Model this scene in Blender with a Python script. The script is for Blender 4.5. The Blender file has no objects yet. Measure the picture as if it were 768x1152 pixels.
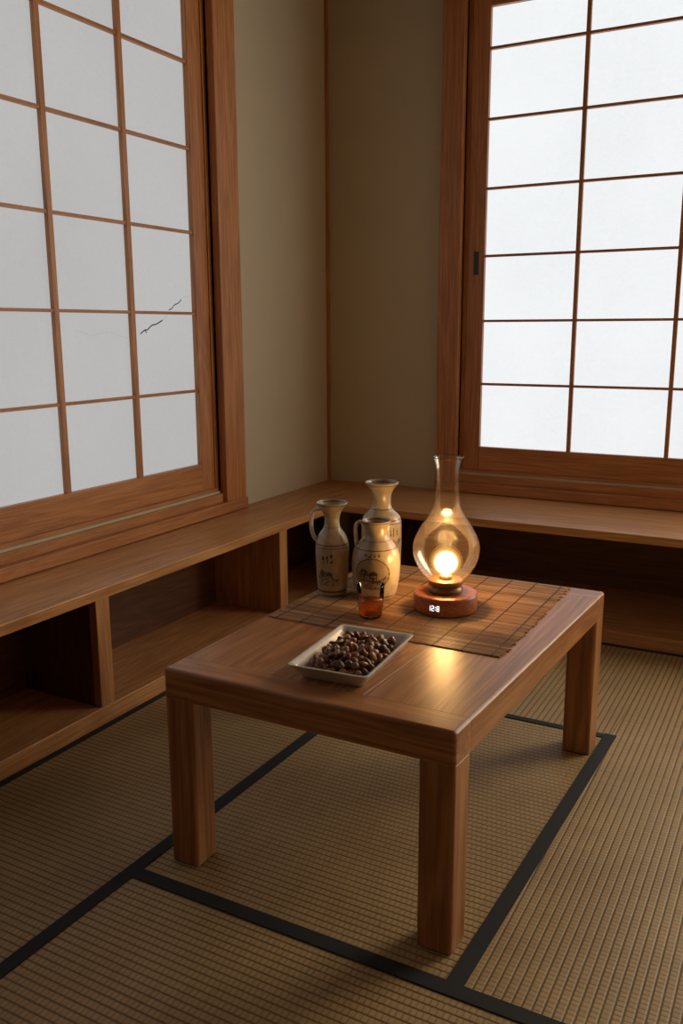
import bpy, bmesh, math, random
from mathutils import Vector, Matrix, noise
random.seed(7)
S = 1.2
sc = bpy.context.scene
sc.view_settings.view_transform = 'Standard'

# ---------------------------------------------------------------- materials
def newmat(name):
    m = bpy.data.materials.new(name); m.use_nodes = True
    nt = m.node_tree; b = nt.nodes['Principled BSDF']
    return m, nt, b
def N(nt, t, **kw):
    n = nt.nodes.new(t)
    for k, v in kw.items():
        if k in n.inputs: n.inputs[k].default_value = v
        else: setattr(n, k, v)
    return n
def ramp(nt, stops):
    r = nt.nodes.new('ShaderNodeValToRGB')
    els = r.color_ramp.elements
    while len(els) < len(stops): els.new(0.5)
    for e, (p, c) in zip(els, stops):
        e.position = p; e.color = (*c, 1)
    return r
def mul(nt, a, b, fac=1.0):
    m = nt.nodes.new('ShaderNodeMix'); m.data_type = 'RGBA'; m.blend_type = 'MULTIPLY'
    m.inputs[0].default_value = fac
    nt.links.new(a, m.inputs[6]); nt.links.new(b, m.inputs[7])
    return m.outputs[2]
def mth(nt, op, a, b=None):
    n = nt.nodes.new('ShaderNodeMath'); n.operation = op
    for i, v in enumerate((a, b)):
        if v is None: continue
        if isinstance(v, (int, float)): n.inputs[i].default_value = v
        else: nt.links.new(v, n.inputs[i])
    return n.outputs[0]

def wood(name, dark, light, axis='Y', rough=0.42, across=9, fine=110, contrast=1.0, rings=9.0):
    m, nt, b = newmat(name)
    L = nt.links.new
    tc = N(nt, 'ShaderNodeTexCoord')
    def mapping(al, ac):
        mp = N(nt, 'ShaderNodeMapping')
        s = [ac, ac, ac]; s['XYZ'.index(axis)] = al
        mp.inputs['Scale'].default_value = s
        oi = N(nt, 'ShaderNodeObjectInfo')
        cm = N(nt, 'ShaderNodeVectorMath', operation='SCALE'); cm.inputs[0].default_value = (13, 7, 5)
        L(oi.outputs['Random'], cm.inputs['Scale'])
        L(cm.outputs[0], mp.inputs['Location'])
        L(tc.outputs['Object'], mp.inputs['Vector'])
        return mp
    m1 = mapping(0.9, across); m2 = mapping(4, fine)
    n1 = N(nt, 'ShaderNodeTexNoise', Scale=1.0, Detail=2.0, Roughness=0.45, Distortion=0.5)
    n2 = N(nt, 'ShaderNodeTexNoise', Scale=1.0, Detail=3.0, Roughness=0.6)
    L(m1.outputs[0], n1.inputs['Vector']); L(m2.outputs[0], n2.inputs['Vector'])
    # growth rings: contour lines of the stretched noise
    ring = mth(nt, 'MULTIPLY', mth(nt, 'PINGPONG', mth(nt, 'MULTIPLY', n1.outputs[0], rings), 0.5), 2.0)
    mix = mth(nt, 'ADD', mth(nt, 'MULTIPLY', ring, 0.36), mth(nt, 'MULTIPLY', n1.outputs[0], 0.68))
    r1 = ramp(nt, [(0.22, dark), (0.5, tuple((a+c)/2 for a, c in zip(dark, light))), (0.75, light)])
    L(mix, r1.inputs[0])
    k = 0.68
    r2 = ramp(nt, [(0.38, (k, k*.94, k*.88)), (0.58, (1, 1, 1))])
    L(n2.outputs[0], r2.inputs[0])
    L(mul(nt, r1.outputs[0], r2.outputs[0], 0.8*contrast), b.inputs['Base Color'])
    b.inputs['Roughness'].default_value = rough
    bp = N(nt, 'ShaderNodeBump', Strength=0.12, Distance=0.001)
    L(n2.outputs[0], bp.inputs['Height']); L(bp.outputs[0], b.inputs['Normal'])
    return m

def woods(name, dark, light, **kw):
    return {a: wood(f'{name}_{a}', dark, light, axis=a, **kw) for a in 'XYZ'}
W_TRIM = woods('cedar_trim', (0.44, 0.175, 0.054), (0.58, 0.26, 0.095), rough=0.45)
W_BENCH = woods('bench_wood', (0.46, 0.210, 0.074), (0.62, 0.32, 0.13), rough=0.36)
W_SHADED = woods('bench_wood_painted_shade', (0.085, 0.030, 0.013), (0.145, 0.055, 0.023), rough=0.5)  # bench wood with the cubbies' shade painted into its colour
W_TABLE = woods('table_wood', (0.30, 0.120, 0.043), (0.50, 0.235, 0.095), rough=0.36, rings=11.0)
W_BASE = wood('lamp_base_wood', (0.25, 0.07, 0.03), (0.42, 0.14, 0.06), axis='X', rough=0.35, across=30)

def plaster(name, col):
    m, nt, b = newmat(name); L = nt.links.new
    tc = N(nt, 'ShaderNodeTexCoord')
    n = N(nt, 'ShaderNodeTexNoise', Scale=3.0, Detail=6.0)
    n2 = N(nt, 'ShaderNodeTexNoise', Scale=260.0, Detail=3.0)
    L(tc.outputs['Object'], n.inputs['Vector']); L(tc.outputs['Object'], n2.inputs['Vector'])
    r = ramp(nt, [(0.3, tuple(c*0.95 for c in col)), (0.7, col)])
    L(n.outputs[0], r.inputs[0]); L(r.outputs[0], b.inputs['Base Color'])
    b.inputs['Roughness'].default_value = 0.95
    bp = N(nt, 'ShaderNodeBump', Strength=0.25, Distance=0.001)
    L(n2.outputs[0], bp.inputs['Height']); L(bp.outputs[0], b.inputs['Normal'])
    return m
M_WALL = plaster('plaster_wall', (0.57, 0.515, 0.375))
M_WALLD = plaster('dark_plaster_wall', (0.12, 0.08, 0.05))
M_CEIL = plaster('ceiling_board', (0.17, 0.11, 0.065))

def paper(name, strength, col, base=.12):
    m, nt, b = newmat(name); L = nt.links.new
    tc = N(nt, 'ShaderNodeTexCoord')
    n = N(nt, 'ShaderNodeTexNoise', Scale=1.3, Detail=3.0)
    mp = N(nt, 'ShaderNodeMapping'); mp.inputs['Scale'].default_value = (60, 60, 90)
    n2 = N(nt, 'ShaderNodeTexNoise', Scale=1.0, Detail=6.0, Roughness=0.75, Distortion=1.2)
    L(tc.outputs['Object'], n.inputs['Vector']); L(tc.outputs['Object'], mp.inputs[0]); L(mp.outputs[0], n2.inputs['Vector'])
    r = ramp(nt, [(0.3, tuple(c*0.92 for c in col)), (0.7, col)])
    r2 = ramp(nt, [(0.3, (.92, .92, .92)), (0.65, (1, 1, 1))])
    L(n.outputs[0], r.inputs[0]); L(n2.outputs[0], r2.inputs[0])
    c = mul(nt, r.outputs[0], r2.outputs[0])
    L(c, b.inputs['Emission Color']); b.inputs['Emission Strength'].default_value = strength
    b.inputs['Base Color'].default_value = (base, base, base*.97, 1)
    b.inputs['Roughness'].default_value = 0.95
    b.inputs['Specular IOR Level'].default_value = 0.1
    return m
M_PAPER_L = paper('shoji_paper_left', 0.48, (0.98, 0.98, 0.98))
M_PAPER_R = paper('shoji_paper_back', 0.97, (0.95, 0.98, 1.0))
M_PAPER_KEY = paper('shoji_paper_added_key', 11.0, (1.0, 0.86, 0.63))  # over-bright glow for the unseen panel, added as key light
M_PAPER_FILL = paper('shoji_paper_added_fill', 0.4, (1.0, 0.86, 0.68))  # glow of the made-up right-wall window, added fill

def tatami(name, rot):
    m, nt, b = newmat(name); L = nt.links.new
    tc = N(nt, 'ShaderNodeTexCoord')
    mp = N(nt, 'ShaderNodeMapping'); mp.inputs['Rotation'].default_value = (0, 0, rot)
    L(tc.outputs['Object'], mp.inputs[0])
    sp = N(nt, 'ShaderNodeSeparateXYZ'); L(mp.outputs[0], sp.inputs[0])
    yv = mth(nt, 'DIVIDE', sp.outputs[1], 0.0185)
    row = mth(nt, 'FLOOR', yv)
    xv = mth(nt, 'ADD', mth(nt, 'DIVIDE', sp.outputs[0], 0.0125), mth(nt, 'MULTIPLY', row, 0.5))
    sy = mth(nt, 'MINIMUM', mth(nt, 'MULTIPLY', mth(nt, 'PINGPONG', yv, 0.5), 5.0), 1.0)
    sx = mth(nt, 'MINIMUM', mth(nt, 'MULTIPLY', mth(nt, 'PINGPONG', xv, 0.5), 4.0), 1.0)
    hgt = mth(nt, 'MULTIPLY', sy, mth(nt, 'ADD', mth(nt, 'MULTIPLY', sx, 0.42), 0.58))
    r = ramp(nt, [(0.0, (0.155, 0.098, 0.040)), (0.58, (0.36, 0.240, 0.108)), (1.0, (0.50, 0.350, 0.165))])
    L(hgt, r.inputs[0])
    mp2 = N(nt, 'ShaderNodeMapping'); mp2.inputs['Scale'].default_value = (500, 6, 3)
    L(mp.outputs[0], mp2.inputs[0])
    n = N(nt, 'ShaderNodeTexNoise', Scale=1.0, Detail=3.0)
    L(mp2.outputs[0], n.inputs['Vector'])
    rr = ramp(nt, [(0.3, (.68, .66, .60)), (0.65, (1, 1, 1))]); L(n.outputs[0], rr.inputs[0])
    n3 = N(nt, 'ShaderNodeTexNoise', Scale=4.0, Detail=4.0); L(tc.outputs['Object'], n3.inputs['Vector'])
    r3 = ramp(nt, [(0.3, (.82, .8, .78)), (0.65, (1, 1, 1))]); L(n3.outputs[0], r3.inputs[0])
    c = mul(nt, r.outputs[0], rr.outputs[0], .8)
    c = mul(nt, c, r3.outputs[0])
    L(c, b.inputs['Base Color']); b.inputs['Roughness'].default_value = 0.55
    bp = N(nt, 'ShaderNodeBump', Strength=0.6, Distance=0.0022)
    L(hgt, bp.inputs['Height']); L(bp.outputs[0], b.inputs['Normal'])
    return m
M_TAT_X = tatami('tatami_weave_x', 0.0)
M_TAT_Y = tatami('tatami_weave_y', math.pi/2)

def simple(name, col, rough=0.5, bump=0, scale=200, var=0.12, **kw):
    m, nt, b = newmat(name); L = nt.links.new
    tc = N(nt, 'ShaderNodeTexCoord')
    n = N(nt, 'ShaderNodeTexNoise', Scale=float(scale), Detail=3.0)
    L(tc.outputs['Object'], n.inputs['Vector'])
    r = ramp(nt, [(0.3, tuple(c*(1-var) for c in col)), (0.7, tuple(min(1, c*(1+var)) for c in col))])
    L(n.outputs[0], r.inputs[0]); L(r.outputs[0], b.inputs['Base Color'])
    b.inputs['Roughness'].default_value = rough
    if bump:
        bp = N(nt, 'ShaderNodeBump', Strength=bump, Distance=0.001)
        L(n.outputs[0], bp.inputs['Height']); L(bp.outputs[0], b.inputs['Normal'])
    for k, v in kw.items(): b.inputs[k].default_value = v
    return m
M_BORDER = simple('tatami_border_cloth', (0.010, 0.013, 0.017), 0.8, 0.4, 400)
M_IRON = simple('dark_iron', (0.02, 0.018, 0.016), 0.4)
M_TEAR = simple('paper_tear', (0.015, 0.015, 0.015), 0.9)
M_CRAZE = paper('paper_crease', 0.37, (0.95, 0.95, 0.95))
M_PORC = simple('white_porcelain', (0.66, 0.64, 0.60), 0.22, 0, 40, .03)
M_THREAD = simple('mat_thread', (0.10, 0.05, 0.025), 0.8)
M_BRASS = simple('brass_collar', (0.20, 0.11, 0.05), 0.4, 0, 60, .1, Metallic=0.6)
M_NUTS = [simple('nut_shell_%d' % i, c, 0.4, 0.35, 170, .35) for i, c in enumerate(
    [(0.14, 0.052, 0.023), (0.23, 0.100, 0.042), (0.075, 0.030, 0.016), (0.38, 0.21, 0.10)])]

def bamboo():
    m, nt, b = newmat('bamboo_slats'); L = nt.links.new
    g = N(nt, 'ShaderNodeNewGeometry')
    r = ramp(nt, [(0.0, (0.30, 0.150, 0.060)), (0.5, (0.50, 0.285, 0.13)), (1.0, (0.70, 0.45, 0.23))])
    L(g.outputs['Random Per Island'], r.inputs[0])
    tc = N(nt, 'ShaderNodeTexCoord')
    mp = N(nt, 'ShaderNodeMapping'); mp.inputs['Scale'].default_value = (14, 300, 100)
    L(tc.outputs['Object'], mp.inputs[0])
    n = N(nt, 'ShaderNodeTexNoise', Scale=1.0, Detail=3.0); L(mp.outputs[0], n.inputs['Vector'])
    r2 = ramp(nt, [(0.3, (.6, .58, .55)), (0.65, (1, 1, 1))]); L(n.outputs[0], r2.inputs[0])
    L(mul(nt, r.outputs[0], r2.outputs[0]), b.inputs['Base Color'])
    b.inputs['Roughness'].default_value = 0.42
    return m
M_BAMBOO = bamboo()

def glassmat(name, tint=(1, 1, 1), haze=0.0, hazecol=(1, .8, .5), rough=.03, refl=1.0):
    m, nt, b = newmat(name); L = nt.links.new
    nt.nodes.remove(b)
    out = nt.nodes['Material Output']
    tr = N(nt, 'ShaderNodeBsdfTransparent'); tr.inputs[0].default_value = (*tint, 1)
    gl = N(nt, 'ShaderNodeBsdfGlossy'); gl.inputs['Roughness'].default_value = rough
    fr = N(nt, 'ShaderNodeFresnel'); fr.inputs['IOR'].default_value = 1.45
    mu = N(nt, 'ShaderNodeMath', operation='MULTIPLY'); mu.inputs[1].default_value = refl
    mx = N(nt, 'ShaderNodeMixShader')
    L(fr.outputs[0], mu.inputs[0])
    L(mu.outputs[0], mx.inputs[0]); L(tr.outputs[0], mx.inputs[1]); L(gl.outputs[0], mx.inputs[2])
    last = mx
    if haze:
        tl = N(nt, 'ShaderNodeBsdfTranslucent'); tl.inputs[0].default_value = (*hazecol, 1)
        m2 = N(nt, 'ShaderNodeMixShader'); m2.inputs[0].default_value = haze
        L(mx.outputs[0], m2.inputs[1]); L(tl.outputs[0], m2.inputs[2]); last = m2
    L(last.outputs[0], out.inputs['Surface'])
    return m
M_SHADE = glassmat('lamp_shade_glass', (0.98, 0.97, 0.95), 0.020, (1.0, .56, .24), .20, .36)
M_GLASS = glassmat('tumbler_glass', (0.95, 0.94, 0.92))
M_WHISKY = glassmat('amber_liquor', (0.90, 0.52, 0.24), 0.22, (0.9, .38, .11))

def emis(name, col, st, mix=None):
    m, nt, b = newmat(name); nt.nodes.remove(b)
    out = nt.nodes['Material Output']
    e = N(nt, 'ShaderNodeEmission'); e.inputs[0].default_value = (*col, 1); e.inputs[1].default_value = st
    if mix is None:
        nt.links.new(e.outputs[0], out.inputs['Surface'])
    else:
        t = N(nt, 'ShaderNodeBsdfTransparent'); mx = N(nt, 'ShaderNodeMixShader'); mx.inputs[0].default_value = mix
        nt.links.new(t.outputs[0], mx.inputs[1]); nt.links.new(e.outputs[0], mx.inputs[2])
        nt.links.new(mx.outputs[0], out.inputs['Surface'])
    return m
M_CORE = emis('bulb_filament', (1.0, 0.55, 0.19), 115)
M_ENV1 = emis('bulb_inner_glow', (1.0, 0.58, 0.17), 3.6, 0.20)
M_ENV2 = emis('bulb_mid_glow', (1.0, 0.54, 0.15), 2.2, 0.10)
M_ENV = emis('bulb_envelope', (1.0, 0.50, 0.13), 1.6, 0.06)
M_LED = emis('led_digits', (0.85, 0.95, 1.0), 2.5)

# ---------------------------------------------------------------- geometry
def empty(name, loc=(0, 0, 0)):
    e = bpy.data.objects.new(name, None); e.location = Vector(loc)*S
    e.empty_display_size = 0.1
    sc.collection.objects.link(e); return e
WARP = None
def finish(bm, name, mats, parent=None, smooth=False, bevel=0, seg=2):
    if WARP:
        for v in bm.verts: v.co = WARP(v.co)
    me = bpy.data.meshes.new(name); bm.to_mesh(me); bm.free()
    for mt in (mats if isinstance(mats, list) else [mats]): me.materials.append(mt)
    if smooth:
        for p in me.polygons: p.use_smooth = True
    o = bpy.data.objects.new(name, me); sc.collection.objects.link(o)
    if parent:
        o.parent = parent; o.location = -parent.location
    if bevel:
        md = o.modifiers.new('bevel', 'BEVEL'); md.width = bevel; md.segments = seg; md.limit_method = 'ANGLE'
        md.harden_normals = False
    return o
def addbox(bm, x0, x1, y0, y1, z0, z1, mi=0):
    x0, x1, y0, y1, z0, z1 = [v*S for v in (x0, x1, y0, y1, z0, z1)]
    vs = [bm.verts.new((x, y, z)) for x in (x0, x1) for y in (y0, y1) for z in (z0, z1)]
    for f in ((0, 1, 3, 2), (4, 6, 7, 5), (0, 4, 5, 1), (2, 3, 7, 6), (0, 2, 6, 4), (1, 5, 7, 3)):
        fc = bm.faces.new([vs[i] for i in f]); fc.material_index = mi
    return vs
def box(name, x0, x1, y0, y1, z0, z1, mat, parent=None, bevel=0.0015, seg=2):
    bm = bmesh.new(); addbox(bm, x0, x1, y0, y1, z0, z1)
    bmesh.ops.recalc_face_normals(bm, faces=bm.faces)
    return finish(bm, name, mat, parent, bevel=bevel, seg=seg)
def boxes(name, lst, mat, parent=None, bevel=0.0):
    bm = bmesh.new()
    for b in lst: addbox(bm, *b)
    bmesh.ops.recalc_face_normals(bm, faces=bm.faces)
    return finish(bm, name, mat, parent, bevel=bevel)

XL, YB, XR, YF, ZC = -1.836, 3.268, 1.9, -1.2, 2.40
T = 0.09
box('floor', XL-T, XR+T, YF-T, YB+T, -0.10, -0.04, W_BENCH['X'], bevel=0)
box('ceiling', XL-T, XR+T, YF-T, YB+T, ZC, ZC+0.05, M_CEIL, bevel=0)
LY0, LY1, LZ0, LZ1 = 0.30, 2.485, 0.44, 2.20
RX0, RX1, RZ0, RZ1 = -1.245, 1.55, 0.44, 2.20
SY0, SY1, SZ0, SZ1 = 0.75, 2.75, 0.44, 2.20
boxes('wall_left', [(XL-T, XL, YF-T, LY0, -.04, ZC), (XL-T, XL, LY1, YB+T, -.04, ZC),
      (XL-T, XL, LY0, LY1, -.04, LZ0), (XL-T, XL, LY0, LY1, LZ1, ZC)], M_WALL)
boxes('wall_back', [(XL, RX0, YB, YB+T, -.04, ZC), (RX1, XR+T, YB, YB+T, -.04, ZC),
      (RX0, RX1, YB, YB+T, -.04, RZ0), (RX0, RX1, YB, YB+T, RZ1, ZC)], M_WALL)
boxes('wall_right', [(XR, XR+T, YF-T, SY0, -.04, ZC), (XR, XR+T, SY1, YB, -.04, ZC),
      (XR, XR+T, SY0, SY1, -.04, SZ0), (XR, XR+T, SY0, SY1, SZ1, ZC)], M_WALL)
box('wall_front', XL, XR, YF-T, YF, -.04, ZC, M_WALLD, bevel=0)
box('trim_1', XL, XL+0.012, YB-0.012, YB, 0.364, ZC, W_TRIM['Z'], bevel=0.001)

# ---- left window
w1 = empty('window_1', (XL, 1.4, LZ0))
xf = XL+0.028
CF = 2.605
box('casing_far', XL-0.075, xf, LY1, CF, 0.40, 2.30, W_TRIM['Z'], w1, 0.003)
box('casing_near', XL-0.075, xf, LY0-.12, LY0, 0.40, 2.30, W_TRIM['Z'], w1, 0.003)
box('head', XL-0.075, xf, LY0, LY1, LZ1, 2.30, W_TRIM['Y'], w1, 0.003)
box('sill', XL-0.075, XL+0.035, LY0-.12, CF, 0.364, 0.402, W_TRIM['Y'], w1, 0.003)
box('track', XL-0.075, XL+0.012, LY0, LY1, 0.402, 0.432, W_TRIM['Y'], w1, 0.002)
box('track_lip', XL-0.075, XL-0.006, LY0, LY1, 0.432, 0.452, W_TRIM['Y'], w1, 0.002)
box('jamb_stop', XL-0.075, XL-0.008, LY1-0.0168, LY1, 0.452, LZ1, W_TRIM['Z'], w1, 0.001)
def panel_left(p, ya, yb, xf, tag, ncol):
    zb, zt = 0.452, LZ1
    xb = xf-0.026
    gz0 = 0.545
    boxes(f'stiles_{tag}', [(xb, xf, yb-0.07, yb, zb, zt), (xb, xf, ya, ya+0.07, zb, zt)], W_TRIM['Z'], p, bevel=0.002)
    boxes(f'rails_{tag}', [(xb, xf, ya+.07, yb-.07, zb, gz0), (xb, xf, ya+.07, yb-.07, zt-.07, zt)], W_TRIM['Y'], p, 0.002)
    y1 = yb-.07; y0 = ya+.07
    n = ncol; pw = (y1-y0)/n
    boxes(f'muntins_vertical_{tag}', [(xf-.016, xf-.002, y1-i*pw-.0085, y1-i*pw+.0085, gz0, zt-.07) for i in range(1, n)], W_TRIM['Z'], p)
    zs = [0.797, 1.053, 1.311, 1.570, 1.828, 2.086]
    boxes(f'muntins_horizontal_{tag}', [(xf-.018, xf-.004, y0, y1, z-.0045, z+.0045) for z in zs], W_TRIM['Y'], p)
    box(f'paper_{tag}', xf-.022, xf-.0185, y0, y1, gz0, zt-.07, M_PAPER_L, p, 0)
panel_left(w1, 1.103, 2.468, XL-0.012, 'a', 4)
panel_left(w1, LY0, 1.16, XL-0.042, 'b', 3)
def strip(bm, pts, wid, xf):
    for (a, b) in zip(pts[:-1], pts[1:]):
        ay, az = a; by, bz = b
        d = Vector((by-ay, bz-az)); nrm = Vector((-d.y, d.x)).normalized()*wid/2
        vs = [bm.verts.new((xf*S, y*S, z*S)) for y, z in
              ((ay-nrm.x, az-nrm.y), (by-nrm.x, bz-nrm.y), (by+nrm.x, bz+nrm.y), (ay+nrm.x, az+nrm.y))]
        bm.faces.new(vs)
xt = XL-0.012-0.0182
bm = bmesh.new()
strip(bm, [(2.137, .988), (2.158, 1.000), (2.170, 1.000), (2.192, 1.014), (2.215, 1.018), (2.245, 1.030)], 0.0036, xt)
strip(bm, [(2.158, 1.000), (2.166, .990)], 0.003, xt)
strip(bm, [(2.278, 1.062), (2.295, 1.068), (2.305, 1.078), (2.33, 1.086), (2.345, 1.098)], 0.0030, xt)
finish(bm, 'paper_tear', M_TEAR, w1)
bm = bmesh.new()
strip(bm, [(2.245, 1.030), (2.278, 1.050)], 0.002, xt)
strip(bm, [(1.86, 1.000), (1.93, .985), (2.0, .995), (2.08, .975)], 0.0012, xt)
strip(bm, [(2.352, 1.104), (2.39, 1.11)], 0.0015, xt)
finish(bm, 'paper_crease', M_CRAZE, w1)

# ---- back window
w2 = empty('window_2', (0, YB, RZ0))
yf = YB-0.028
box('casing_left', -1.331, -1.245, yf, YB+.075, 0.40, 2.30, W_TRIM['Z'], w2, 0.003)
box('casing_right', RX1, RX1+.1, yf, YB+.075, 0.40, 2.30, W_TRIM['Z'], w2, 0.003)
box('head', -1.245, RX1, yf, YB+.075, RZ1, 2.30, W_TRIM['X'], w2, 0.003)
box('sill', -1.331, RX1+.1, YB-0.035, YB+.075, 0.364, 0.402, W_TRIM['X'], w2, 0.003)
box('track', -1.245, RX1, YB-.012, YB+.075, 0.402, 0.432, W_TRIM['X'], w2, 0.002)
box('track_lip', -1.245, RX1, YB+.004, YB+.075, 0.432, 0.452, W_TRIM['X'], w2, 0.002)
box('jamb_stop', -1.245, -1.2295, YB+.012, YB+.075, 0.452, RZ1, W_TRIM['Z'], w2, 0.001)
def panel_back(p, xa, xb_, yfr, tag, ncol, pm):
    zb, zt = 0.452, RZ1
    yb = yfr+0.026; gz0 = 0.543
    boxes(f'stiles_{tag}', [(xa, xa+.067, yfr, yb, zb, zt), (xb_-.067, xb_, yfr, yb, zb, zt)], W_TRIM['Z'], p, 0.002)
    x0, x1 = xa+.067, xb_-.067
    boxes(f'rails_{tag}', [(x0, x1, yfr, yb, zb, gz0), (x0, x1, yfr, yb, zt-.07, zt)], W_TRIM['X'], p, 0.002)
    pw = (x1-x0)/ncol
    boxes(f'muntins_vertical_{tag}', [(x0+i*pw-.007, x0+i*pw+.007, yfr+.002, yfr+.016, gz0, zt-.07) for i in range(1, ncol)], W_TRIM['Z'], p)
    zs = [.788, 1.028, 1.268, 1.510, 1.752, 1.992]
    boxes(f'muntins_horizontal_{tag}', [(x0, x1, yfr+.004, yfr+.018, z-.0045, z+.0045) for z in zs], W_TRIM['X'], p)
    box(f'paper_{tag}', x0, x1, yfr+.0185, yfr+.022, gz0, zt-.07, pm, p, 0)
panel_back(w2, -1.229, .305, YB+.012, 'a', 4, M_PAPER_R)
panel_back(w2, .245, RX1, YB+.042, 'b', 4, M_PAPER_KEY)  # panel out of view, its strong glow added to light the room
box('pull_plate', -1.203, -1.185, YB+.0095, YB+.013, 1.20, 1.285, M_IRON, w2, 0.001)

# ---- added window (right wall, unseen), made up as weak fill light
w3 = empty('added_fill_window', (XR, (SY0+SY1)/2, SZ0))
boxes('casing', [(XR-.028, XR+.075, SY0-.1, SY0, .34, 2.30), (XR-.028, XR+.075, SY1, SY1+.035, .34, 2.30)], W_TRIM['Z'], w3, .003)
boxes('head_and_sill', [(XR-.028, XR+.075, SY0, SY1, SZ1, 2.30), (XR-.035, XR+.075, SY0, SY1, .34, .452)], W_TRIM['Y'], w3, .003)
SM = (SY0+SY1)/2
for t, (a, b, o_) in {'a': (SY0, SM+.03, .012), 'b': (SM-.03, SY1, .042)}.items():
    x0, x1 = XR+o_, XR+o_+.026
    boxes(f'stiles_{t}', [(x0, x1, a, a+.067, .452, SZ1), (x0, x1, b-.067, b, .452, SZ1)], W_TRIM['Z'], w3)
    boxes(f'rails_{t}', [(x0, x1, a+.067, b-.067, .452, .543), (x0, x1, a+.067, b-.067, SZ1-.07, SZ1)], W_TRIM['Y'], w3)
    pw = (b-a-.134)/2
    boxes(f'muntins_vertical_{t}', [(x0+.002, x0+.016, a+.067+i*pw-.007, a+.067+i*pw+.007, .543, SZ1-.07) for i in (1,)], W_TRIM['Z'], w3)
    boxes(f'muntins_horizontal_{t}', [(x0+.002, x0+.017, a+.067, b-.067, z-.0045, z+.0045) for z in (.788, 1.028, 1.268, 1.51, 1.752, 1.992)], W_TRIM['Y'], w3)
    box(f'paper_{t}', x0+.0185, x0+.022, a+.067, b-.067, .543, SZ1-.07, M_PAPER_FILL, w3, 0)

# ---- built-in bench (two runs meeting in the corner)
BX, BY, BT = -1.545, 2.80, 0.362
SL = 0.028
G = .001
bl = empty('built_in_bench', ((XL+BX)/2, 1, 0))
bb = empty('built_in_bench', (0, (BY+YB)/2, 0))
box('seat', XL+G, BX, YF+G, YB-G, BT-SL, BT, W_BENCH['Y'], bl, 0.003)
box('bottom_board', XL+G, BX-.004, YF+G, YB-G, -.039, 0.046, W_BENCH['Y'], bl, 0.003)
box('back_panel', XL+G, XL+.012, YF+G, YB-G, .046, BT-SL, W_SHADED['Y'], bl, 0)
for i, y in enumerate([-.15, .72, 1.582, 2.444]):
    box(f'divider_{i}', XL+.012, BX-.030, y-.024, y+.024, .046, BT-SL, W_SHADED['Z'] if i < 3 else W_BENCH['Z'], bl, 0)  # all but the last divider get the wood with painted shade
    box(f'divider_edge_{i}', BX-.030, BX-.006, y-.024, y+.024, .046, BT-SL, W_BENCH['Z'], bl, 0.002)
box('seat', BX+G/2, XR-G, BY, YB-G, BT-SL, BT, W_BENCH['X'], bb, 0.003)
box('bottom_board', BX-.004+G/2, XR-G, BY-.03, YB-G, -.039, 0.046, W_BENCH['X'], bb, 0.003)
box('back_panel', BX+G, XR-G, YB-.012, YB-G, .046, BT-SL, W_SHADED['X'], bb, 0)
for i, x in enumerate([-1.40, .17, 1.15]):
    box(f'divider_{i}', x-.024, x+.024, BY+.006, YB-.012, .046, BT-SL, W_SHADED['Z'], bb, 0.002)

# ---- tatami (the hand-laid mats are very slightly out of square)
def floor_warp(co):
    x, y = co.x/S, co.y/S
    if x > XR-.01 or x < BX+.02: return co
    q = min(1, max(0, (x+1.545)/1.12))
    return Vector((co.x+q*(.034*(y-1.11)-.014)*S, co.y, co.z))
WARP = floor_warp
def mat_tatami(x0, x1, y0, y1, mt):
    box('tatami_mat', x0, x1, y0, y1, -.04, 0.0, mt, None, 0.002)
g = 0.0004
ye = BY-.03-.0006
mat_tatami(BX+g, -1.05-g, YF+g, ye, M_TAT_X)
mat_tatami(-1.05+g, .9-g, YF+g, 1.11-g, M_TAT_X)
mat_tatami(.9+g, XR-g, YF+g, ye, M_TAT_X)
mat_tatami(-1.05+g, -.40-g, 1.11+g, 2.095-g, M_TAT_X)
mat_tatami(-1.05+g, -.40, 2.095+g, ye, M_TAT_Y)
mat_tatami(-.40+g, .9-g, 1.11+g, ye, M_TAT_Y)
h = .0145
boxes('tatami_border', [(-1.05-h, -1.05+h, YF+g, ye, 0.0001, .0022),
    (-1.05+h, XR-g, 1.11-h, 1.11+h, 0.0001, .0022),
    (-.40-h, -.40+h, 1.11+h, 2.095+h, 0.0001, .0021),
    (-1.05+h, -.40-h, 2.095-h*.7, 2.095+h*.7, 0.0001, .0022),
    (BX+g, BX+.018, YF+g, ye, 0.0001, .0022),
    (BX+.018, XR-g, ye-.016, ye, 0.0001, .0022)], M_BORDER)
WARP = None

# ---- low table
TX0, TX1, TY0, TY1, TZ, TT, LW = -1.013, -.441, 1.176, 2.035, .393, .058, .062
def table_warp(co):
    x, y = co.x/S, co.y/S
    return Vector(((x+.041*(x-TX0)/(TX1-TX0)*(y-TY0)/(TY1-TY0))*S, co.y, co.z))
WARP = table_warp
tb = empty('low_table', ((TX0+TX1)/2, (TY0+TY1)/2, 0))
EB = LW
def roundbox(name, x0, x1, y0, y1, z0, z1, mat, top=True, cx=(), cy=(), w=.009):
    bm = bmesh.new(); addbox(bm, x0, x1, y0, y1, z0, z1)
    bmesh.ops.recalc_face_normals(bm, faces=bm.faces)
    def on(v, ax, val): return abs(v.co[ax]-val*S) < 1e-5
    es = []
    for e in bm.edges:
        a, b = e.verts
        def both(ax, val): return on(a, ax, val) and on(b, ax, val)
        if top and both(2, z1) and (any(both(0, c) for c in cx) or any(both(1, c) for c in cy)): es.append(e)
        elif any(both(0, c) for c in cx) and any(both(1, c) for c in cy): es.append(e)
    if es: bmesh.ops.bevel(bm, geom=es, offset=w, segments=4, profile=.5, affect='EDGES')
    return finish(bm, name, mat, tb, bevel=0.0006, seg=1)
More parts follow.
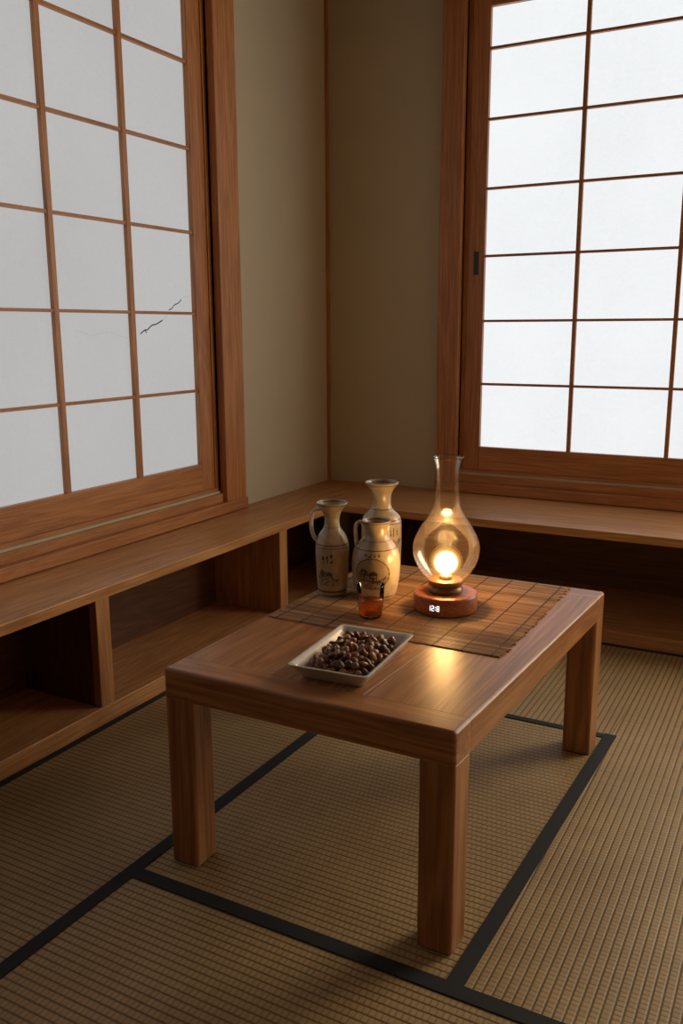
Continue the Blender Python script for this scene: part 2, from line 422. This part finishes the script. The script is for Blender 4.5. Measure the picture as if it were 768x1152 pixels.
roundbox('top_end_near', TX0, TX1, TY0, TY0+EB, TZ-TT, TZ, W_TABLE['X'], True, (TX0, TX1), (TY0,))
roundbox('top_end_far', TX0, TX1, TY1-EB, TY1, TZ-TT, TZ, W_TABLE['X'], True, (TX0, TX1), (TY1,))
nx = [TX0, TX0+.19, TX0+.38, TX1]
for i in range(3):
    roundbox(f'top_board_{i}', nx[i], nx[i+1], TY0+EB, TY1-EB, TZ-TT, TZ, W_TABLE['Y'], True, ((TX0,) if i == 0 else ()) + ((TX1,) if i == 2 else ()), ())
k = 0
for x in (TX0, TX1-LW):
    for y in (TY0, TY1-LW):
        roundbox(f'leg_{k}', x, x+LW, y, y+LW, 0.0023, TZ-TT, W_TABLE['Z'], False, (x, x+LW), (y, y+LW)); k += 1
WARP = None

# ---- bamboo mat
MX0, MX1, MY0, MY1 = -.998, -.478, 1.508, 2.018
bmb = bmesh.new(); ns = 84; pitch = (MY1-MY0)/ns; zt = TZ
for i in range(ns):
    y = MY0+(i+.5)*pitch; j = random.uniform(-.004, .004); r = pitch*.43
    a0, a1 = (MX0+j)*S, (MX1+random.uniform(-.005, .004))*S
    prof = [(-1, 0), (-.8, .7), (-.3, 1), (.3, 1), (.8, .7), (1, 0)]
    A = [bmb.verts.new((a0, (y+px*r)*S, (zt+.0002+pz*.0028)*S)) for px, pz in prof]
    B = [bmb.verts.new((a1, (y+px*r)*S, (zt+.0002+pz*.0028)*S)) for px, pz in prof]
    for q in range(6):
        q2 = (q+1) % 6
        bmb.faces.new((A[q], A[q2], B[q2], B[q]))
    bmb.faces.new(A[::-1]); bmb.faces.new(B)
bmesh.ops.recalc_face_normals(bmb, faces=bmb.faces)
matp = empty('bamboo_table_mat', ((MX0+MX1)/2, (MY0+MY1)/2, TZ))
finish(bmb, 'slats', M_BAMBOO, matp)
nth = 9
boxes('threads', [(MX0+.02+(MX1-MX0-.04)*i/(nth-1)-.0011, MX0+.02+(MX1-MX0-.04)*i/(nth-1)+.0011, MY0, MY1, zt+.0005, zt+.0036) for i in range(nth)], M_THREAD, matp)
ZM = TZ+.0034

# ---- lathe helpers
def catmull(pts, n=8):
    out = []
    P = [pts[0]]+pts+[pts[-1]]
    for i in range(1, len(P)-2):
        p0, p1, p2, p3 = P[i-1], P[i], P[i+1], P[i+2]
        for k in range(n):
            t = k/n
            out.append(tuple(0.5*((2*p1[d])+(-p0[d]+p2[d])*t+(2*p0[d]-5*p1[d]+4*p2[d]-p3[d])*t*t+(-p0[d]+3*p1[d]-3*p2[d]+p3[d])*t**3) for d in (0, 1)))
    out.append(pts[-1]); return out
def lathe(name, prof, c, mats, parent=None, seg=96, smooth=True, paint=None, close=False, caps=True):
    bm = bmesh.new(); rings = []
    col = bm.loops.layers.color.new('paint') if paint else None
    info = {}
    for (r, z) in prof:
        ring = []
        for s in range(seg):
            a = 2*math.pi*s/seg
            v = bm.verts.new(((c[0]+r*math.cos(a))*S, (c[1]+r*math.sin(a))*S, (c[2]+z)*S))
            ring.append(v); info[v] = (a, r, z)
        rings.append(ring)
    pairs = list(zip(rings[:-1], rings[1:]))
    if close: pairs.append((rings[-1], rings[0]))
    for A, B in pairs:
        for s in range(seg):
            s2 = (s+1) % seg
            bm.faces.new((A[s], A[s2], B[s2], B[s]))
    if not close and caps:
        bm.faces.new(rings[0][::-1]); bm.faces.new(rings[-1])
    bmesh.ops.recalc_face_normals(bm, faces=bm.faces)
    if paint:
        for f in bm.faces:
            for l in f.loops:
                l[col] = (*paint(*info[l.vert]), 1)
    return finish(bm, name, mats, parent, smooth=smooth)
VR = (.8788, .4772)
def tube(name, pts, rad, mat, parent, flat=1.0, seg=12):
    bm = bmesh.new(); rings = []
    P = [Vector(p) for p in pts]
    for i, p in enumerate(P):
        t = (P[min(i+1, len(P)-1)]-P[max(i-1, 0)]).normalized()
        side = Vector((VR[1], -VR[0], 0))
        nrm = t.cross(side).normalized()
        ring = []
        for s in range(seg):
            a = 2*math.pi*s/seg
            q = p+side*math.cos(a)*rad*flat+nrm*math.sin(a)*rad
            ring.append(bm.verts.new(q*S))
        rings.append(ring)
    for A, B in zip(rings[:-1], rings[1:]):
        for s in range(seg):
            bm.faces.new((A[s], A[(s+1) % seg], B[(s+1) % seg], B[s]))
    bm.faces.new(rings[0][::-1]); bm.faces.new(rings[-1])
    bmesh.ops.recalc_face_normals(bm, faces=bm.faces)
    return finish(bm, name, mat, parent, smooth=True)

def ceramic(name, rough=.3):
    m, nt, b = newmat(name); L = nt.links.new
    a = N(nt, 'ShaderNodeVertexColor', layer_name='paint')
    tc = N(nt, 'ShaderNodeTexCoord')
    n = N(nt, 'ShaderNodeTexNoise', Scale=45.0, Detail=5.0); L(tc.outputs['Object'], n.inputs['Vector'])
    r = ramp(nt, [(0.32, (.80, .76, .70)), (0.6, (1, 1, 1))]); L(n.outputs[0], r.inputs[0])
    L(mul(nt, a.outputs[0], r.outputs[0]), b.inputs['Base Color'])
    b.inputs['Roughness'].default_value = rough
    b.inputs['Coat Weight'].default_value = 0.3
    b.inputs['Coat Roughness'].default_value = 0.15
    return m
M_CER = ceramic('glazed_stoneware')
CREAM = (0.70, 0.64, 0.54); INK = (0.07, 0.055, 0.045); SEPIA = (0.22, 0.12, 0.055); BLUE = (0.13, 0.13, 0.13)
def lerp(a, b, t): return tuple(x+(y-x)*t for x, y in zip(a, b))
def band(z, zc, w): return abs(z-zc) < w/2
def angd(a, a0):
    return (a-a0+math.pi) % (2*math.pi)-math.pi
A_CAM = math.atan2(-1.0, 0.46)
def scene_paint(a, z, a0, zc, hw, hh, seed):
    u = angd(a, a0)/hw; v = (z-zc)/hh
    if abs(u) > 1 or abs(v) > 1: return 0
    dark = 0
    n = noise.noise(Vector((u*3+seed, v*3, seed)))
    n2 = noise.noise(Vector((u*14+seed, v*14, 3*seed)))
    hill = -.1+.35*math.sin(u*3+seed)+.2*n
    if v < hill and n2 > -.05: dark = .55
    if abs(v-hill) < .06: dark = .9
    if abs(u-.1) < .28 and -.5 < v < .05 and (abs(abs(u-.1)-.25) < .05 or int((v+2)*12) % 3 == 0): dark = .95
    if abs(u-.1) < .42*(1-max(0, (v-.05))*3) and .05 < v < .32: dark = .85
    if (u+.55)**2+(v-.15)**2 < .1 and n2 > -.15: dark = .8
    if abs(u+.55) < .05 and -.6 < v < .1: dark = .9
    if v < -.55 and n2 > .05: dark = max(dark, .6)
    return dark
def glyphs(a, z, a0, zc, hw, hh, seed, cols=2, rows=4):
    u = (angd(a, a0)/hw+1)/2; v = ((z-zc)/hh+1)/2
    if not (0 < u < 1 and 0 < v < 1): return 0
    cu, cv = u*cols, v*rows; iu, iv = int(cu), int(cv); fu, fv = cu-iu, cv-iv
    if fu < .12 or fu > .88 or fv < .12 or fv > .88: return 0
    rnd = random.Random(seed*100+iu*10+iv)
    d = 0
    for _ in range(3):
        p = rnd.uniform(.2, .8)
        if rnd.random() < .55:
            if abs(fv-p) < .07 and rnd.uniform(.1, .3) < fu < rnd.uniform(.7, .9): d = 1
        else:
            if abs(fu-p) < .07 and rnd.uniform(.1, .3) < fv < rnd.uniform(.7, .9): d = 1
    return d*.9
def paint_pitcher(a, r, z):
    c = CREAM
    for zc, w in ((.012, .004), (.020, .0015), (.122, .003), (.115, .0015), (.160, .002), (.213, .002)):
        if band(z, zc, w): c = lerp(c, BLUE, .7)
    c = lerp(c, INK, glyphs(a, z, A_CAM-.25, .090, .40, .016, 5, 3, 1))
    c = lerp(c, INK, .75*scene_paint(a, z, A_CAM-.2, .052, .75, .026, 2.3))
    return c
def paint_vase(a, r, z):
    c = CREAM
    for zc, w in ((.012, .004), (.020, .0015), (.158, .003), (.150, .0015), (.182, .002), (.240, .002)):
        if band(z, zc, w): c = lerp(c, BLUE, .6)
    c = lerp(c, INK, .7*scene_paint(a, z, A_CAM+.45, .10, .85, .04, 5.1))
    c = lerp(c, INK, .8*glyphs(a, z, A_CAM+.5, .130, .5, .014, 8, 5, 1))
    return c
def paint_jug(a, r, z):
    c = CREAM
    for zc, w in ((.010, .003), (.118, .002), (.136, .002), (.176, .002)):
        if band(z, zc, w): c = lerp(c, SEPIA, .7)
    u = angd(a, A_CAM-.15)/.75; v = (z-.066)/.036
    q = u*u+v*v
    if .92 < q < 1.05: c = lerp(c, SEPIA, .8)
    if q < .92:
        c = lerp(c, SEPIA, .18)
        c = lerp(c, INK, .8*scene_paint(a, z, A_CAM-.15, .064, .62, .030, 9.7))
    c = lerp(c, SEPIA, .9*glyphs(a, z, A_CAM-.15, .109, .4, .006, 12, 4, 1))
    return c
def vessel(prof, wall=.0035):
    outer = catmull(prof, 14)
    inner = [(max(r-wall, .002), max(z, wall)) for r, z in outer[::-1]]
    rim = [(outer[-1][0]-wall*.5, outer[-1][1]+wall*.45)]
    return [(0.0005, 0)]+outer+rim+inner+[(0.0005, wall)]
def arc_handle(c, pts):
    P = catmull([(o, z) for o, z in pts], 6)
    return [(c[0]-o*VR[0], c[1]-o*VR[1], c[2]+z) for o, z in P]

c1 = (-.956, 1.715, ZM)
e1 = empty('ceramic_pitcher', c1)
lathe('body', vessel([(.029, 0), (.033, .006), (.0355, .03), (.0375, .075), (.0385, .105), (.037, .124), (.030, .142), (.0205, .156), (.0172, .170), (.018, .184), (.0235, .198), (.032, .209), (.037, .216)]), c1, M_CER, e1, 192, paint=paint_pitcher)
M_CERP = simple('glazed_stoneware_plain', CREAM, .3, 0, 60, .1)
tube('handle', arc_handle(c1, [(.026, .201), (.036, .199), (.045, .190), (.0475, .172), (.046, .150), (.041, .135), (.034, .127)]), .0048, M_CERP, e1)

c2 = (-.900, 1.860, ZM)
e2 = empty('ceramic_vase', c2)
lathe('body', vessel([(.040, 0), (.044, .006), (.0465, .04), (.048, .09), (.048, .140), (.0465, .156), (.040, .167), (.030, .176), (.0235, .187), (.022, .203), (.0245, .219), (.031, .232), (.038, .240), (.0405, .245)]), c2, M_CER, e2, 192, paint=paint_vase)

c3 = (-.856, 1.741, ZM)
e3 = empty('ceramic_sake_jug', c3)
lathe('body', vessel([(.039, 0), (.044, .005), (.050, .025), (.0545, .06), (.055, .088), (.0515, .108), (.043, .124), (.034, .135), (.0275, .145), (.0265, .158), (.0295, .170), (.034, .179)]), c3, M_CER, e3, 192, paint=paint_jug)
tube('handle', arc_handle(c3, [(.030, .172), (.036, .176), (.044, .172), (.047, .160), (.046, .142), (.0445, .126), (.042, .118)]), .0042, M_CERP, e3)

# ---- whisky glass
c4 = (-.802, 1.606, ZM)
e4 = empty('whisky_glass', c4)
lathe('tumbler', [(.0005, .0004), (.0225, .0004), (.0243, .0025), (.0272, .031), (.0302, .070)], c4, M_GLASS, e4, 64, caps=False)
lathe('tumbler_rim', [(.0298+.0008*math.cos(t), .070+.0008*math.sin(t)) for t in [i*math.pi/3 for i in range(6)]], c4, M_GLASS, e4, 64, close=True)
lathe('liquor', [(.0005, .0065), (.0232, .0065), (.0256, .030), (.0262, .036), (.0005, .036)], c4, M_WHISKY, e4, 64)

# ---- lamp
c5 = (-.681, 1.730, ZM)
e5 = empty('glass_table_lamp', c5)
lathe('base', [(.0005, 0), (.066, 0), (.0695, .003), (.070, .008), (.070, .034), (.069, .038), (.066, .040), (.0005, .040)], c5, W_BASE, e5, 96)
lathe('collar', [(.0005, .040), (.036, .040), (.0375, .042), (.0375, .050), (.034, .052), (.034, .056), (.0375, .058), (.0375, .066), (.036, .068), (.0005, .068)], c5, M_BRASS, e5, 64)
gp = catmull([(.031, .064), (.040, .070), (.056, .088), (.0685, .112), (.0720, .137), (.0675, .160), (.054, .186), (.040, .207), (.0305, .226), (.026, .248), (.0238, .275), (.0238, .300), (.0252, .318), (.0295, .331), (.033, .336)], 8)
lathe('glass_shade', gp, c5, M_SHADE, e5, 96, caps=False)
lathe('shade_lip', [(.0322+.0013*math.cos(t), .336+.0013*math.sin(t)) for t in [i*math.pi/4 for i in range(8)]], c5, M_GLASS, e5, 96, close=True)
lathe('bulb_socket', [(.0005, .068), (.014, .068), (.014, .074), (.011, .078), (.0005, .078)], c5, M_BRASS, e5, 32)
def ball(r, zc): return [(max(.0006, r*math.sin(t)), zc-r*math.cos(t)) for t in [math.pi*i/20 for i in range(21)]]
lathe('bulb_envelope', ball(.0365, .108), c5, M_ENV, e5, 48)
lathe('bulb_mid_glow', ball(.0320, .1065), c5, M_ENV2, e5, 48)
lathe('bulb_inner_glow', ball(.0275, .105), c5, M_ENV1, e5, 48)
lathe('bulb_filament', ball(.0235, .104), c5, M_CORE, e5, 32)
SEG = {'1': 'bc', '2': 'abged', '8': 'abcdefg', '0': 'abcdef'}
ac = math.atan2(-1.735, .679)-math.radians(17)
bm = bmesh.new()
def seg_quad(s0, s1, z0, z1):
    R = .0703
    vs = []
    for s, z in ((s0, z0), (s1, z0), (s1, z1), (s0, z1)):
        a = ac+s/R
        vs.append(bm.verts.new(((c5[0]+R*math.cos(a))*S, (c5[1]+R*math.sin(a))*S, (c5[2]+z)*S)))
    bm.faces.new(vs)
dw, dh, th, zb = .0056, .0115, .0011, .0145
def digit(ch, s):
    q = SEG[ch]; m_ = zb+dh/2
    if 'a' in q: seg_quad(s, s+dw, zb+dh-th, zb+dh)
    if 'd' in q: seg_quad(s, s+dw, zb, zb+th)
    if 'g' in q: seg_quad(s, s+dw, m_-th/2, m_+th/2)
    if 'f' in q: seg_quad(s, s+th, m_, zb+dh)
    if 'e' in q: seg_quad(s, s+th, zb, m_)
    if 'b' in q: seg_quad(s+dw-th, s+dw, m_, zb+dh)
    if 'c' in q: seg_quad(s+dw-th, s+dw, zb, m_)
digit('1', -.0165); digit('2', -.0085); digit('8', .0030)
seg_quad(-.0007, .0007, zb+.0025, zb+.004); seg_quad(-.0007, .0007, zb+.0075, zb+.009)
finish(bm, 'clock_digits', M_LED, e5)

# ---- porcelain tray with nuts
tc_ = (-.713, 1.357, TZ+.0002)
e6 = empty('porcelain_tray', tc_)
rotm = Matrix.Rotation(math.radians(4), 3, 'Z')
def rrect(hx, hy, r, n=6):
    P = []
    for cx, cy, a0 in ((hx-r, hy-r, 0), (-hx+r, hy-r, 90), (-hx+r, -hy+r, 180), (hx-r, -hy+r, 270)):
        for i in range(n+1):
            a = math.radians(a0+90*i/n); P.append((cx+r*math.cos(a), cy+r*math.sin(a)))
    return P
bm = bmesh.new()
levels = [(.058, .097, .008, 0), (.060, .099, .009, .002), (.072, .112, .008, .022), (.077, .118, .008, .0265), (.077, .118, .008, .0285),
          (.075, .116, .008, .0290), (.070, .110, .008, .0265), (.067, .106, .009, .022), (.058, .096, .009, .0065), (.054, .092, .008, .005)]
rings = []
for hx, hy, r, z in levels:
    ring = []
    for x, y in rrect(hx, hy, r):
        v = rotm @ Vector((x, y, 0)); ring.append(bm.verts.new(((tc_[0]+v.x)*S, (tc_[1]+v.y)*S, (tc_[2]+z)*S)))
    rings.append(ring)
for A, B in zip(rings[:-1], rings[1:]):
    for s in range(len(A)): bm.faces.new((A[s], A[(s+1) % len(A)], B[(s+1) % len(A)], B[s]))
bm.faces.new(rings[0][::-1]); bm.faces.new(rings[-1])
bmesh.ops.recalc_face_normals(bm, faces=bm.faces)
finish(bm, 'dish', M_PORC, e6, smooth=True).modifiers.new('es', 'EDGE_SPLIT').split_angle = math.radians(50)

def nut(bm, c, kind, size, mi):
    tmp = bmesh.new(); bmesh.ops.create_icosphere(tmp, subdivisions=3, radius=1)
    R = Matrix.Rotation(random.uniform(0, 6.28), 3, 'Z') @ Matrix.Rotation(random.uniform(-1.1, 1.1), 3, 'X') @ Matrix.Rotation(random.uniform(0, 6.28), 3, 'Y')
    off = random.uniform(0, 50)
    for v in tmp.verts:
        p = v.co.copy()
        if kind == 0:
            t = p.x; k = (1-.22*t)
            p = Vector((t*1.35, p.y*.82*k, p.z*.6*k))
        else:
            p = p*(1+.16*max(0, p.z)**6); p.z *= 1.02
            if p.z < -.6: p.z = -.6-(-.6-p.z)*.45
        p *= 1+.05*noise.noise(v.co*2.5+Vector((off, 0, 0)))
        if kind == 0: p *= 1+.03*math.sin(v.co.y*14+off)
        v.co = R @ p * size + Vector(c)
    for f in tmp.faces: f.material_index = mi
    tmp_me = bpy.data.meshes.new('t')
    tmp.to_mesh(tmp_me); tmp.free(); bm.from_mesh(tmp_me); bpy.data.meshes.remove(tmp_me)
bm = bmesh.new()
placed = []
tries = 0
while len(placed) < 135 and tries < 20000:
    tries += 1
    x = random.uniform(-.056, .056); y = random.uniform(-.094, .094)
    layer = 0 if len(placed) < 62 else 1 if len(placed) < 110 else 2
    z = .0155+layer*.0085+ (0 if layer == 0 else random.uniform(0, .002))
    lim = (.96, .86, .6)[layer]
    if abs(x) > .056*lim or abs(y) > .094*lim: continue
    if any((x-a)**2+(y-b)**2+(z-c)**2*1.3 < .0136**2 for a, b, c in placed):
        if tries < 15000: continue
    placed.append((x, y, z))
    v = rotm @ Vector((x, y, 0))
    sz = random.uniform(.0080, .0096)*S
    kd = 0 if random.random() < .55 else 1
    nut(bm, ((tc_[0]+v.x)*S, (tc_[1]+v.y)*S, (tc_[2]+z)*S), kd, sz*(.95 if kd == 0 else .92), random.choice([0, 0, 1, 1, 2, 0, 3] if kd else [0, 1, 2, 3, 1]))
finish(bm, 'mixed_nuts', M_NUTS, None, smooth=True)

# ---------------------------------------------------------------- world + camera
w = bpy.data.worlds.new('World'); sc.world = w; w.use_nodes = True
w.node_tree.nodes['Background'].inputs[0].default_value = (0.6, 0.75, 1, 1)
w.node_tree.nodes['Background'].inputs[1].default_value = 0.6
cam = bpy.data.cameras.new('camera'); co = bpy.data.objects.new('camera', cam); sc.collection.objects.link(co)
cam.sensor_fit = 'VERTICAL'; cam.sensor_height = 36; cam.lens = 36*985/1152
cam.clip_start = .01
M = Matrix.Rotation(math.radians(28.5), 4, 'Z') @ Matrix.Rotation(math.radians(90-11.8), 4, 'X') @ Matrix.Rotation(math.radians(-.25), 4, 'Z')
co.matrix_world = Matrix.Translation((0, 0, 1.0*S)) @ M
sc.camera = co
